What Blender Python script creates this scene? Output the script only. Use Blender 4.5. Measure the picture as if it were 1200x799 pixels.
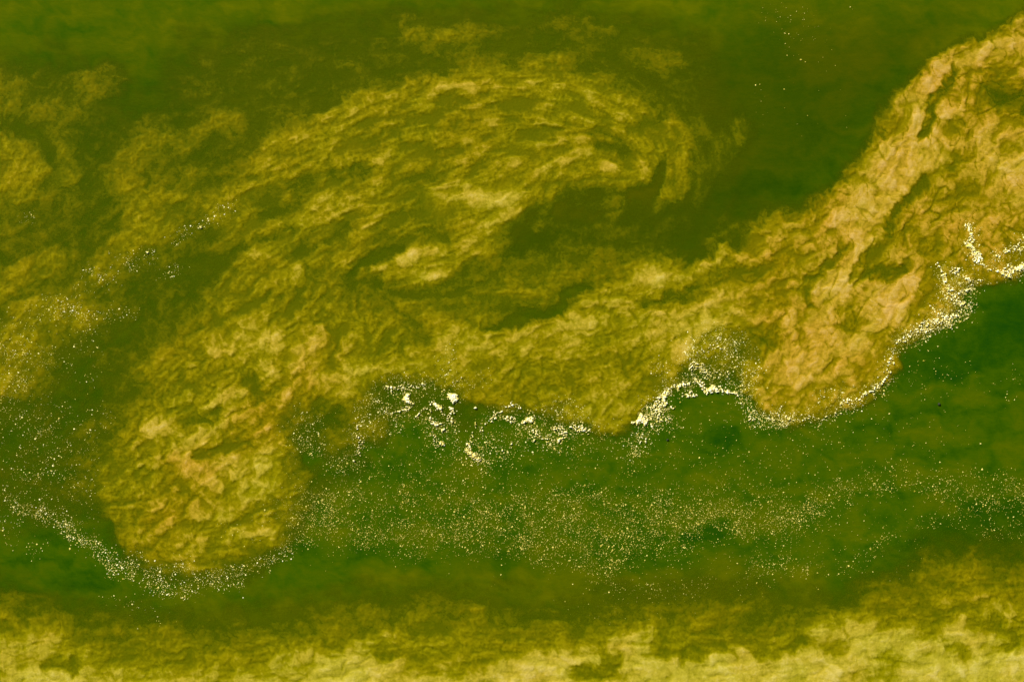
# Aerial view straight down on green water with swirling clouds of stirred-up silt and drifting foam.
import bpy, math
import numpy as np

PX = 0.03                                              # metres per map unit; the picture is 1200 units = 36 m wide
def wx_(x): return (np.asarray(x)-600.0)*PX
def wy_(y): return (399.5-np.asarray(y))*PX

sc = bpy.context.scene
for o in list(bpy.data.objects): bpy.data.objects.remove(o)
col = sc.collection
# ---------------------------------------------------------------- camera, sky, sun
CAMZ = 45.0
cam = bpy.data.cameras.new('camera'); cam.sensor_width = 36; cam.lens = CAMZ; cam.clip_end = 6000
co = bpy.data.objects.new('camera', cam); co.location = (0, 0, CAMZ); col.objects.link(co); sc.camera = co
SUN_EL, SUN_AZ = math.radians(40), math.radians(128)   # light comes from the upper left of the picture
dirv = (math.cos(SUN_EL)*math.cos(SUN_AZ), math.cos(SUN_EL)*math.sin(SUN_AZ), math.sin(SUN_EL))
w = bpy.data.worlds.new('World'); sc.world = w; w.use_nodes = True
nt = w.node_tree; nt.nodes.clear()
sky = nt.nodes.new('ShaderNodeTexSky'); sky.sky_type = 'NISHITA'; sky.sun_disc = False
sky.sun_elevation = SUN_EL; sky.sun_rotation = math.radians(90)-SUN_AZ
bg = nt.nodes.new('ShaderNodeBackground'); bg.inputs[1].default_value = 0.08
ow = nt.nodes.new('ShaderNodeOutputWorld')
nt.links.new(sky.outputs[0], bg.inputs[0]); nt.links.new(bg.outputs[0], ow.inputs[0])
sl = bpy.data.lights.new('sun', 'SUN'); sl.energy = 4.8; sl.angle = math.radians(0.5); sl.color = (1.0, 0.95, 0.84)
so = bpy.data.objects.new('sun', sl); col.objects.link(so)
from mathutils import Vector
so.rotation_euler = Vector(dirv).to_track_quat('Z', 'Y').to_euler(); so.location = (0, 0, 60)
sc.view_settings.view_transform = 'Standard'; sc.view_settings.look = 'None'
sc.view_settings.exposure = 0.5; sc.view_settings.gamma = 1.0

# ---------------------------------------------------------------- scalar fields of the water (units: 1/1200 of the picture width)
X0, X1, Y0, Y1 = -150.0, 1350.0, -110.0, 910.0
CS = 4.0
CW, CH = int((X1-X0)/CS)+1, int((Y1-Y0)/CS)+1
cx, cy = np.meshgrid(X0+np.arange(CW)*CS, Y0+np.arange(CH)*CS)

_rng = np.random.RandomState(7)
_perm = np.concatenate([_rng.permutation(512)]*2).astype(np.int32)
_ga = _rng.rand(512)*2*np.pi
_gx, _gy = np.cos(_ga).astype(np.float32), np.sin(_ga).astype(np.float32)

def perlin(x, y):
    xf, yf = np.floor(x), np.floor(y)
    xi, yi = xf.astype(np.int32) & 511, yf.astype(np.int32) & 511
    fx, fy = (x-xf).astype(np.float32), (y-yf).astype(np.float32)
    u, v = fx*fx*fx*(fx*(fx*6-15)+10), fy*fy*fy*(fy*(fy*6-15)+10)
    def g(ix, iy, dx, dy):
        h = _perm[_perm[ix & 511] + (iy & 511)]
        return _gx[h]*dx + _gy[h]*dy
    a = g(xi, yi, fx, fy); b = g(xi+1, yi, fx-1, fy)
    c = g(xi, yi+1, fx, fy-1); d = g(xi+1, yi+1, fx-1, fy-1)
    return ((a+(b-a)*u) + ((c+(d-c)*u)-(a+(b-a)*u))*v)*1.5

def fbm(x, y, scale, octv, gain=0.5, seed=0.0):
    s, a, t = 0, 1.0, 0
    x = x/scale + seed*17.3; y = y/scale + seed*9.1
    for k in range(octv):
        s = s + a*perlin(x, y); t += a
        x = x*2.03+11.7; y = y*2.03+5.3; a *= gain
    return s/t

def billow(x, y, scale, octv, gain=0.5, seed=0.0):
    s, a, t = 0, 1.0, 0
    x = x/scale + seed*13.1; y = y/scale + seed*7.7
    for k in range(octv):
        s = s + a*np.abs(perlin(x, y)); t += a
        x = x*2.05+3.7; y = y*2.05+8.3; a *= gain
    return s/t

def sm(a, b, t):
    t = np.clip((t-a)/(b-a), 0, 1)
    return t*t*(3-2*t)

def seg_dist(px, py, pts, closed=False):
    d = np.full(px.shape, 1e9)
    n = len(pts)
    for i in range(n if closed else max(n-1, 1)):
        ax, ay = pts[i]; bx, by = pts[(i+1) % n] if n > 1 else pts[i]
        vx, vy = bx-ax, by-ay
        L = vx*vx+vy*vy+1e-9
        t = np.clip(((px-ax)*vx+(py-ay)*vy)/L, 0, 1)
        d = np.minimum(d, np.hypot(px-ax-t*vx, py-ay-t*vy))
    return d

def inside(px, py, pts):
    r = np.zeros(px.shape, bool)
    n = len(pts)
    for i in range(n):
        ax, ay = pts[i]; bx, by = pts[(i+1) % n]
        if ay == by: continue
        c = ((ay > py) != (by > py)) & (px < (bx-ax)*(py-ay)/(by-ay)+ax)
        r ^= c
    return r

def P(s):                                             # "x,y x,y ..." -> points
    return [tuple(float(q) for q in t.split(',')) for t in s.split()]

class Canvas:
    def __init__(self, v): self.a = np.full((CH, CW), float(v))
    def stroke(self, s, r, v, o=1.0):
        p = P(s); m = o*(1-sm(0.15, 1.0, seg_dist(cx, cy, p)/r))
        self.a += (v-self.a)*m; return self
    def add(self, s, r, v):
        self.a += v*(1-sm(0.15, 1.0, seg_dist(cx, cy, P(s))/r)); return self
    def poly(self, s, soft, v, o=1.0):
        p = P(s); d = seg_dist(cx, cy, p, True); d = np.where(inside(cx, cy, p), d, -d)
        self.a += (v-self.a)*o*sm(-soft, soft, d); return self
    def many(self, txt):                              # lines: kind r value opacity | points
        for ln in txt.strip().splitlines():
            ln = ln.split('#')[0].strip()
            if not ln: continue
            h, p = ln.split('|'); h = h.split()
            k, r, v = h[0], float(h[1]), float(h[2]); o = float(h[3]) if len(h) > 3 else 1.0
            {'s': lambda: self.stroke(p, r, v, o), 'p': lambda: self.poly(p, r, v, o), 'a': lambda: self.add(p, r, v)}[k]()
        return self

def samp(a, x, y, x0=X0, y0=Y0, cs=CS):
    u = np.clip((x-x0)/cs, 0, a.shape[1]-1.001); v = np.clip((y-y0)/cs, 0, a.shape[0]-1.001)
    i = u.astype(np.int32); j = v.astype(np.int32); fu = (u-i).astype(np.float32); fv = (v-j).astype(np.float32)
    return (a[j, i]*(1-fu)+a[j, i+1]*fu)*(1-fv)+(a[j+1, i]*(1-fu)+a[j+1, i+1]*fu)*fv

def blur(a, n=1):
    for _ in range(n):
        b = np.pad(a, 1, mode='edge')
        a = (b[1:-1, :-2]+2*b[1:-1, 1:-1]+b[1:-1, 2:])/4
        b = np.pad(a, 1, mode='edge')
        a = (b[:-2, 1:-1]+2*b[1:-1, 1:-1]+b[2:, 1:-1])/4
    return a

# silt density, with some crease shade as thin low strokes, painted back to front: p = soft-edged patch, s = soft stroke, a = added stroke
DENS = '''
p 60 0.15 | -160,130 60,60 160,110 300,60 480,20 700,10 820,60 850,200 800,260 600,300 700,380 400,480 200,420 -160,480
p 34 0.26 | -160,70 10,82 60,105 95,95 100,130 80,170 95,210 60,240 70,300 -30,320 -160,330
s 26 0.50 | -60,170 20,180 30,225
s 22 0.46 0.8 | -20,235 15,215 45,190
s 18 0.40 0.8 | 60,175 75,200
s 16 0.36 0.8 | -30,110 20,105
s 24 0.28 0.7 | 85,120 110,105 125,95
s 14 0.30 0.6 | 100,90 130,88
s 14 0.10 0.8 | 10,150 40,158
s 12 0.10 0.7 | 48,170 60,190
s 22 0.22 0.6 | 150,160 200,150
s 16 0.42 0.8 | 150,185 185,165 215,170 235,160
s 16 0.36 0.7 | 170,160 190,155
s 14 0.44 0.7 | 235,155 250,145 275,143
s 18 0.30 0.7 | 245,105 290,100 330,95
s 12 0.24 0.6 | 240,85 265,92
p 40 0.17 0.9 | 215,40 420,30 560,20 720,10 830,60 850,200 780,260 620,120 400,100 200,140
s 20 0.38 0.8 | 480,40 500,45
s 24 0.36 0.9 | 515,50 560,48
s 14 0.52 0.9 | 522,45 545,44
s 14 0.30 0.8 | 475,75 495,80
s 12 0.30 0.8 | 400,80 435,84
s 16 0.22 0.8 | 315,120 345,100
s 24 0.28 0.7 | 655,35 700,38
s 14 0.34 0.7 | 735,60 750,68
s 16 0.32 0.7 | 770,75 785,72
s 22 0.24 0.7 | 690,70 740,110 790,130
s 20 0.30 0.7 | 800,190 850,170 870,150
# left mottled link
p 30 0.35 | -160,340 -20,335 60,300 90,270 100,235 140,200 200,195 270,195 320,150 380,160 400,330 300,430 200,440 120,420 60,470 -20,490 -160,500
s 14 0.12 0.9 | 0,300 50,310 90,300 115,270
s 12 0.14 0.8 | 0,345 40,350 80,330 120,300
s 12 0.15 0.8 | 120,240 135,225 170,210
s 14 0.13 0.8 | 200,190 240,180 280,175
s 12 0.46 0.8 | 60,335 100,318
s 12 0.46 0.8 | 175,275 215,255 250,235
s 22 0.16 0.9 | 30,255 90,270 130,250
s 20 0.17 0.8 | 20,290 60,300 90,290
s 16 0.20 0.8 | 0,365 40,330 90,315 110,290
s 14 0.22 0.7 | 100,300 130,275 135,235
s 18 0.46 0.8 | 0,340 30,315 60,305
s 22 0.48 0.8 | 165,245 175,265 155,225
s 14 0.40 0.7 | 130,215 160,220
s 20 0.46 0.8 | 180,285 205,270 240,245 300,215
s 18 0.48 0.8 | 120,320 150,300
s 24 0.46 0.8 | 0,395 40,370 80,360
s 26 0.44 0.8 | -20,450 20,440 45,415
s 22 0.40 0.6 | 235,285 260,270
# green water left of the lower lobe
p 34 0.12 | 95,400 130,365 160,340 200,345 250,335 240,365 180,400 180,425 150,450 130,500 120,560 90,620 -160,620 -160,500 -20,490 40,455 70,410
s 24 0.16 0.9 | 200,345 240,310 300,290 330,265
s 18 0.18 0.8 | 150,340 190,325 215,310
s 20 0.20 0.8 | 120,345 160,320 200,300
s 24 0.30 0.6 | 190,375 240,350 280,330
s 20 0.24 0.6 | 130,430 170,410
s 14 0.20 0.6 | 100,505 125,480 135,455
# the big swirl
p 22 0.18 0.9 | 235,215 290,150 350,105 400,80 480,62 560,45 640,30 720,50 780,80 830,120 850,180 820,240 760,260 700,240 600,280 400,400 200,400 180,330
p 13 0.45 | 300,200 310,180 345,150 375,132 410,112 440,105 480,98 515,90 555,75 600,80 640,65 680,85 720,98 755,115 770,140 812,150 812,170 795,190 790,225 772,240 755,215 735,235 715,225 690,215 660,225 630,245 600,262 585,300 545,330 500,340 470,345 440,335 425,320 390,340 330,370 300,400 240,400 240,340 300,290 260,270 230,240
s 13 0.56 0.8 | 300,192 322,168 350,150
s 12 0.58 0.85 | 375,140 410,118 445,116
s 12 0.54 0.8 | 470,112 515,98 545,92
s 12 0.58 0.8 | 560,84 600,88 620,100
s 12 0.52 0.8 | 640,92 680,98 715,112
s 13 0.56 0.8 | 715,118 745,130 758,150
s 10 0.15 0.8 | 330,140 380,118 430,98
s 12 0.13 0.8 | 440,88 490,80 530,74
s 20 0.44 0.9 | 300,270 350,245 400,230 440,220
s 16 0.55 0.9 | 335,265 360,255 395,240 420,235 455,235
s 12 0.24 0.9 | 310,255 330,245 345,235
s 10 0.22 0.9 | 340,220 365,210
s 14 0.17 0.95 | 395,200 430,198
s 12 0.28 0.8 | 310,235 325,228
s 12 0.54 0.8 | 400,190 420,180 450,188 490,180
s 12 0.56 0.8 | 410,122 440,125 475,115
s 12 0.54 0.8 | 545,105 575,92 600,105
s 14 0.54 0.8 | 590,110 615,105 
s 12 0.52 0.8 | 650,105 680,110 700,120
s 14 0.54 0.8 | 730,125 750,130
s 16 0.56 0.8 | 600,170 640,175 680,160
s 16 0.52 0.8 | 600,210 620,230 605,250
s 12 0.50 0.8 | 375,150 400,150
s 12 0.50 0.8 | 325,165 345,150
s 12 0.50 0.8 | 370,185 400,165 
s 18 0.40 0.8 | 440,160 500,165 560,150
s 18 0.42 0.8 | 560,140 620,150
s 12 0.40 0.8 | 650,145 690,150 715,170
s 12 0.34 0.8 | 465,250 510,235 545,220
s 12 0.32 0.8 | 480,215 500,205 530,215
s 20 0.68 0.85 | 515,235 545,225 580,235
s 14 0.70 0.8 | 565,225 600,222
s 16 0.66 0.8 | 600,240 590,265 560,275
s 20 0.58 0.8 | 585,260 560,290 525,320 
s 14 0.30 0.9 | 505,285 520,275
s 16 0.32 0.8 | 450,280 480,270 500,265
s 17 0.68 0.9 | 470,308 490,298 510,295
s 10 0.66 0.9 | 520,318 552,296 580,275 604,250
s 12 0.66 0.9 | 445,320 470,330 490,325 510,315
s 10 0.60 0.9 | 435,317 450,330 480,335
s 10 0.60 0.8 | 520,325 540,310 570,285 600,262
s 11 0.14 0.95 | 408,335 418,312 436,300 455,305
s 8 0.16 0.9 | 432,322 444,338 470,346 500,345
s 12 0.18 0.9 | 435,330 455,340 485,345
s 14 0.20 0.9 | 500,345 530,335 560,315
s 16 0.54 0.8 | 330,330 345,320 360,305
s 14 0.58 0.8 | 330,335 345,315
s 14 0.30 0.8 | 370,320 360,300 380,285
s 16 0.28 0.8 | 320,350 350,345 345,370
s 10 0.28 0.8 | 765,145 745,150 725,158
s 12 0.22 0.9 | 700,165 730,175
s 20 0.52 0.7 | 620,190 680,190 720,200
s 16 0.50 0.7 | 640,125 700,140 740,160
s 14 0.48 0.8 | 755,165 770,155 790,150
s 10 0.44 0.9 | 785,235 800,215 800,180
s 9 0.12 0.95 | 778,190 770,220 755,235
# dark eye of the swirl
p 20 0.08 | 612,252 650,240 690,228 720,236 745,245 790,245 880,235 980,225 960,245 900,262 870,285 800,310 740,300 690,296 640,296 600,308 565,328 540,335 580,300
s 16 0.20 0.7 | 660,275 720,285
s 26 0.25 0.8 | 570,325 640,302 700,300 780,304
s 10 0.10 0.7 | 610,300 650,290
s 7 0.14 0.9 | 438,340 436,375 446,410
s 7 0.24 0.8 | 470,350 490,372 505,385
s 7 0.12 0.8 | 430,310 448,300 470,292
s 10 0.62 0.8 | 300,300 340,275 380,262
s 9 0.22 0.8 | 300,285 345,268 
s 9 0.24 0.8 | 335,300 380,278 420,262
s 10 0.26 0.8 | 640,240 640,260 628,270
s 9 0.26 0.8 | 690,245 710,235 730,232
s 9 0.24 0.8 | 710,245 720,252 735,240
s 8 0.26 0.8 | 720,250 745,232 
s 9 0.07 0.8 | 740,235 765,225
s 18 0.16 0.8 | 700,270 760,275 800,262
s 14 0.24 0.7 | 830,285 860,262
# shear band below
p 20 0.36 | 470,345 540,338 590,316 640,302 700,306 760,328 700,350 660,365 620,365 560,380 500,400 430,400 420,350
s 22 0.30 0.8 | 430,360 470,370 520,375
s 14 0.40 0.8 | 615,355 640,340 665,330
s 12 0.30 0.8 | 560,372 590,358
# left lower lobe
p 44 0.34 | 225,385 290,350 360,370 300,470 330,520 338,560 340,600 260,655 215,650 175,640 130,610 95,570 105,520 135,480 160,450 170,420
p 30 0.49 | 262,390 295,370 340,360 400,350 430,360 470,390 480,430 450,450 425,480 390,470 360,480 350,500 335,520 338,560 350,585 335,625 300,655 260,668 215,672 175,655 158,630 148,600 145,570 155,540 180,505 205,475 222,445 240,415
s 26 0.44 0.8 | 180,435 230,410 260,390
s 30 0.46 0.8 | 130,560 160,520 200,480
s 26 0.42 0.8 | 140,590 160,630 190,650
s 20 0.66 0.8 | 260,405 300,395 330,400 
s 22 0.76 0.8 | 365,405 370,430 355,415
s 24 0.72 0.8 | 395,430 400,450 410,440
s 24 0.70 0.8 | 315,440 330,450
s 26 0.74 0.8 | 330,490 320,520 310,560
s 22 0.80 0.8 | 250,490 240,510 215,530 225,550
s 18 0.70 0.8 | 285,465 260,480
s 20 0.64 0.8 | 180,510 195,505
s 26 0.76 0.8 | 250,560 280,540 300,530
s 26 0.70 0.8 | 290,570 270,600 240,600
s 20 0.66 0.8 | 300,590 310,620
s 26 0.56 0.8 | 200,600 210,630 230,650
s 10 0.30 0.8 | 290,445 310,460 300,470
s 10 0.30 0.8 | 220,498 240,492 255,480
s 10 0.42 0.9 | 315,455 320,465 330,455
s 12 0.42 0.8 | 390,385 395,400 390,425
s 12 0.40 0.8 | 240,530 290,520
s 10 0.44 0.8 | 270,615 290,600 320,595
s 16 0.38 0.8 | 325,600 345,590
# core between
s 26 0.52 0.7 | 440,430 490,415
s 22 0.60 0.7 | 420,420 440,440
s 14 0.60 0.8 | 505,372 520,380
s 14 0.36 0.8 | 440,410 470,405
# main tongue
p 9 0.58 | 470,425 500,400 520,382 600,372 650,362 680,345 700,335 735,322 775,305 800,315 830,305 850,290 868,292 870,275 900,262 935,252 965,245 985,222 1005,205 1010,180 1035,160 1050,140 1052,112 1065,100 1090,82 1105,66 1135,62 1150,48 1175,38 1200,25 1360,-20 1360,260 1260,275 1210,305 1190,325 1165,325 1148,332 1128,340 1118,362 1100,384 1065,396 1052,415 1045,445 1020,470 985,482 940,490 915,490 890,480 870,455 850,430 815,430 790,450 760,470 740,500 725,513 700,505 690,495 660,490 620,480 600,470 565,470 540,460 500,445 470,445
p 22 0.68 0.85 | 900,290 985,225 1012,182 1055,118 1105,70 1200,30 1360,-10 1360,250 1200,280 1130,300 1080,360 1040,400 1000,450 920,460 890,430 900,350
s 40 0.48 0.8 | 560,440 620,430 690,440
s 30 0.44 0.8 | 700,395 740,430 760,450
s 22 0.38 0.8 | 590,470 620,460 650,480
s 26 0.56 0.8 | 700,485 720,470 715,450
s 20 0.66 0.7 | 535,410 570,400
s 26 0.66 0.8 | 620,400 650,390 690,385
s 22 0.68 0.8 | 755,320 775,325 790,330
s 22 0.72 0.8 | 770,380 800,390 820,375 850,365
s 20 0.70 0.8 | 830,340 870,345
s 14 0.66 0.9 | 810,330 830,320 855,300
s 14 0.20 0.9 | 600,372 640,365 655,362 665,345 690,330
s 9 0.04 0.9 | 600,378 622,368 642,370 658,362 664,346 682,336
s 7 0.10 0.8 | 565,385 585,378 605,374
s 9 0.22 0.8 | 755,355 775,355 790,345 820,335
s 7 0.26 0.8 | 780,345 800,350 820,345
s 16 0.36 0.8 | 830,330 860,315 875,320 905,315
s 14 0.76 0.8 | 865,370 880,365
s 26 0.58 0.8 | 900,300 960,290 990,300
s 28 0.56 0.8 | 890,350 930,340 960,350
s 26 0.72 0.8 | 920,390 950,370 960,340
s 22 0.60 0.8 | 900,270 950,265
s 34 0.92 0.85 | 1000,260 1030,245 1045,215
s 28 0.92 0.85 | 1105,90 1095,110 1085,150 1075,165
s 24 0.84 0.85 | 1040,180 1060,190 1035,220
s 18 0.78 0.8 | 1060,130 1080,120
s 26 0.84 0.85 | 1130,80 1160,65 1200,60 1260,40
s 26 0.82 0.8 | 1095,180 1110,150 1130,130
s 26 0.84 0.8 | 1145,175 1150,160 
s 18 0.50 0.8 | 1125,150 1150,120 1180,95
s 24 0.60 0.8 | 1140,95 1200,85
s 30 0.34 0.9 | 1165,105 1200,115 1260,120
s 16 0.16 0.9 | 1175,115 1200,128 1250,130
s 18 0.84 0.8 | 1170,185 1190,200 1160,200
s 22 0.86 0.8 | 1180,210 1200,220 1240,220
s 30 0.84 0.85 | 1000,310 1010,290 1000,280
s 22 0.90 0.85 | 975,310 1000,325 985,335
s 18 0.62 0.8 | 1010,320 1030,300 1045,270
s 30 0.92 0.85 | 1035,345 1050,325 1070,330
s 30 0.90 0.85 | 1060,340 1040,370 1020,400
s 26 0.84 0.85 | 960,340 980,360 975,380
s 26 0.82 0.85 | 960,395 980,400 1010,410
s 26 0.84 0.85 | 910,410 930,420 920,440
s 24 0.78 0.85 | 960,430 950,450 
s 26 0.56 0.8 | 1010,440 1030,420 1040,400
s 30 0.60 0.8 | 920,475 960,468 1000,455
s 26 0.50 0.85 | 1055,270 1080,290 1110,300
s 26 0.52 0.85 | 1080,370 1095,340 1100,310
s 24 0.50 0.85 | 1105,245 1125,230 1145,225
s 22 0.70 0.8 | 1160,230 1165,260
s 22 0.54 0.8 | 1160,290 1200,280 1240,260
s 9 0.30 0.85 | 1035,275 1050,250 1060,230 1085,212
s 8 0.26 0.85 | 1085,158 1095,140 1092,128 1120,85
s 10 0.28 0.85 | 1020,320 1050,315 1060,312
s 8 0.34 0.8 | 955,325 975,305 990,290
s 8 0.34 0.8 | 950,355 948,340 955,328
s 8 0.40 0.8 | 1030,290 1010,310 1000,325
s 16 0.40 0.8 | 1000,375 990,370 
s 12 0.42 0.8 | 1120,200 1130,180
# green behind the clumped foam
p 12 0.10 0.9 | 800,430 830,420 860,425 862,455 830,462 790,460
s 18 0.18 0.8 | 870,405 900,395
s 34 0.10 0.9 | 450,470 500,470 540,490
s 30 0.14 0.8 | 345,500 370,510
s 20 0.38 0.7 | 390,520 420,500 440,505
s 30 0.12 0.8 | 375,560 420,545
s 14 0.34 0.8 | 345,570 355,560
# far bank of silt along the bottom
p 60 0.34 | -160,694 20,700 80,720 140,720 200,735 300,725 400,712 480,700 560,705 640,715 740,705 850,700 900,705 980,700 1010,690 1060,670 1085,650 1150,652 1180,660 1230,655 1360,650 1360,1000 -160,1000
p 44 0.50 0.85 | -160,738 20,730 50,738 80,745 90,765 150,770 240,765 300,765 380,745 470,738 520,735 560,750 640,755 740,740 800,742 850,755 920,750 960,735 1010,725 1080,715 1140,700 1200,690 1360,680 1360,1000 -160,1000
s 30 0.40 0.7 | 1090,680 1140,665 1150,685
s 34 0.68 0.8 | 10,765 40,755 60,750
s 26 0.65 0.8 | 30,785 100,770
s 22 0.48 0.6 | 180,757 200,753
s 24 0.80 0.85 | 50,800 85,795 
s 16 0.64 0.8 | 430,752 470,745
s 22 0.76 0.85 | 380,785 430,780 460,775
s 26 0.88 0.85 | 400,800 430,795 
s 18 0.72 0.8 | 330,775 370,765
s 16 0.70 0.8 | 720,755 760,742
s 24 0.82 0.85 | 600,790 650,778 690,780
s 22 0.82 0.85 | 740,775 790,790 840,785
s 24 0.84 0.85 | 850,785 870,780
s 28 0.86 0.85 | 910,790 970,780 
s 24 0.80 0.8 | 1000,765 1050,755 1100,770
s 22 0.76 0.8 | 1120,740 1160,735 1150,755
s 26 0.86 0.85 | 1080,790 1140,785 1200,780
s 22 0.70 0.8 | 940,770 960,745 1010,735
s 16 0.70 0.8 | 1165,720 1180,715
p 34 0.92 0.9 | -160,800 1360,795 1360,1000 -160,1000
s 12 0.34 0.8 | 445,765 470,757
s 12 0.38 0.8 | 680,785 700,790 720,775
s 12 0.36 0.8 | 60,780 90,778
s 10 0.34 0.8 | 930,760 945,752
s 10 0.34 0.8 | 1140,730 1170,728
s 10 0.36 0.7 | 780,765 830,765
'''
# how green-brown the bare water itself is (0 deep green .. 1 olive)
MURK = '''
p 60 0.55 | -160,-200 1360,-200 1360,70 1000,110 880,230 700,300 400,420 160,470 -160,470
s 90 0.64 | -160,-20 300,0 700,0 1300,-30
p 60 0.66 | 240,30 600,10 830,30 850,200 700,260 500,150 300,180 200,140
s 60 0.42 0.8 | 60,60 140,90 200,110
s 40 0.36 0.8 | 100,170 200,130
s 50 0.34 0.8 | 90,190 130,240
s 80 0.38 0.8 | 880,80 950,160 900,240
s 40 0.24 0.9 | 830,260 880,225 940,210
s 36 0.20 0.6 | 980,200 1000,160 1050,90
s 60 0.52 0.8 | 1050,10 1130,0
s 26 0.50 0.6 | 1000,105 1050,60
s 50 0.40 0.8 | 620,290 740,290 840,270
s 30 0.24 0.6 | 600,300 640,285
p 46 0.42 | -160,470 90,470 120,640 -160,660
s 40 0.26 0.8 | 30,470 70,490 110,480
s 40 0.30 0.8 | 130,350 200,345
s 50 0.40 0.8 | 130,420 180,440
p 40 0.06 | 1040,440 1060,410 1130,390 1160,340 1210,320 1360,300 1360,440 1200,420 1100,440
p 24 0.38 | 440,480 560,490 700,520 740,520 800,470 880,470 920,500 1040,480 1060,450 1360,440 1360,520 1000,520 800,520 700,560 560,540 430,560
p 40 0.50 | 340,570 500,550 700,560 1360,500 1360,640 1000,640 700,680 340,640
s 24 0.46 0.8 | 1060,520 1110,510
s 26 0.46 0.8 | 1150,495 1220,490
s 26 0.46 0.8 | 1000,525 960,545 920,550
s 24 0.50 0.8 | 830,555 850,550
s 20 0.50 0.8 | 822,580 842,578
s 24 0.42 0.8 | 750,580 700,560 620,570
s 22 0.34 0.8 | 440,540 520,550
s 26 0.42 0.8 | 600,530 660,530
s 34 0.44 0.7 | 380,620 500,610 600,625
s 30 0.44 0.7 | 700,620 780,600
s 30 0.40 0.6 | 950,590 1060,590
s 30 0.14 0.7 | 700,655 760,650 850,630
s 40 0.12 0.8 | 1120,620 1180,600 1240,600
s 30 0.16 0.6 | 430,660 500,662 600,665
s 40 0.20 0.7 | 1060,640 1180,640
s 40 0.28 0.8 | -60,650 80,660 120,700
s 56 0.82 0.85 | 150,735 300,710 500,700 700,705 850,700 950,690
s 30 0.34 0.8 | 180,720 220,735
s 34 0.36 0.8 | 290,690 400,672
s 24 0.22 0.7 | 120,590 150,620 170,650
'''
# colour leaning: 0 lemon .. 1 orange-tan
WARM = '''
p 40 0.80 | 850,300 1000,180 1060,60 1360,-40 1360,330 1100,420 1000,500 880,500
s 50 0.70 0.85 | 200,600 250,540 330,470 380,420
s 22 0.6 0.7 | 475,305 500,298
s 24 0.90 0.9 | 210,545 240,540
s 60 0.05 | -160,800 1360,800
p 50 0.10 | -160,720 1360,700 1360,1000 -160,1000
s 50 0.25 0.7 | 600,180 540,240
s 60 0.35 0.7 | 650,420 800,380
'''
# amount of billow, as relief and as painted shade, and of streaks
BILL = '''
p 30 0.9 | 850,300 1000,180 1060,60 1360,-40 1360,330 1100,420 1000,500 880,500
p 30 0.8 | 240,385 400,350 470,390 480,430 430,480 350,500 340,560 335,625 260,668 175,655 120,590 115,530
p 30 0.6 | 470,430 600,372 760,320 870,290 880,460 740,500 600,480
p 30 0.85 | -160,730 1360,690 1360,1000 -160,1000
'''
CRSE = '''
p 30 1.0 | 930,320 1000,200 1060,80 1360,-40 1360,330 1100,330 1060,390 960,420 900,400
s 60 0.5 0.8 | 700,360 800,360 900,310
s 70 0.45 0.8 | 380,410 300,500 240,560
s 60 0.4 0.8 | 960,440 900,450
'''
STRK = '''
p 30 0.9 | 300,200 345,150 410,112 555,75 680,85 770,140 812,170 790,240 740,240 690,215 600,262 545,330 440,345 330,370 240,400 240,340 230,240
p 30 0.5 | 470,430 600,372 760,320 870,290 880,460 740,500 600,480
s 60 0.45 0.9 | 1080,120 1040,220 980,330
p 30 0.6 | 240,385 400,350 470,390 480,430 430,480 350,500 340,560 335,625 260,668 175,655 120,590 115,530
p 30 0.65 0.8 | -160,730 1360,690 1360,1000 -160,1000
p 40 0.5 0.8 | -160,90 90,90 100,240 330,170 240,380 60,470 -160,500
'''
# directions of drift: radius, weight | polyline
FLOW = '''
60 1 | 0,470 60,400 130,320 230,250 330,190 420,140 520,105 620,90 720,110 790,160 800,210 780,240
40 1 | 230,420 280,350 340,300 420,260 500,225 560,200 640,180 700,170 750,190 770,220 740,240
40 1 | 330,370 380,300 450,260 520,240 590,240 600,260 560,295 510,325 460,335 430,320 440,300 470,285
26 2 | 640,240 600,265 560,300 520,330 480,340
26 2 | 770,150 775,200 745,235 700,240 650,250 630,275
40 1 | 640,160 650,200 620,240
40 1 | 430,330 430,370 440,420
40 1 | 440,340 520,345 600,330 700,320
40 1 | 460,420 540,390 620,370 720,360 800,330 870,290 930,260
50 1 | 560,470 600,420 660,400 760,380 850,340 950,300
50 1 | 720,500 760,430 860,380 950,320
50 1 | 1120,60 1080,150 1040,220 1000,280 950,350 920,420
50 1 | 1180,200 1120,240 1080,290 1050,340 1000,400 960,460
40 1 | 1250,20 1190,50 1120,75
30 2 | 1250,130 1180,115 1130,130 1110,170
40 1 | 1200,270 1150,230 1140,180
50 1 | 450,400 400,430 340,490 280,540 220,600
50 1 | 400,380 300,430 230,480 170,530
60 1 | -100,790 200,770 500,760 800,760 1000,740 1300,700
60 1 | -100,600 200,660 500,600 800,600 1300,560
60 1 | -100,20 300,30 700,20 1000,30
40 1 | 870,280 940,230 1000,160 1050,80 1120,40
50 1 | 0,200 30,150 60,110
40 1 | 0,330 60,300 110,250 170,190 260,150
'''

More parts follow.
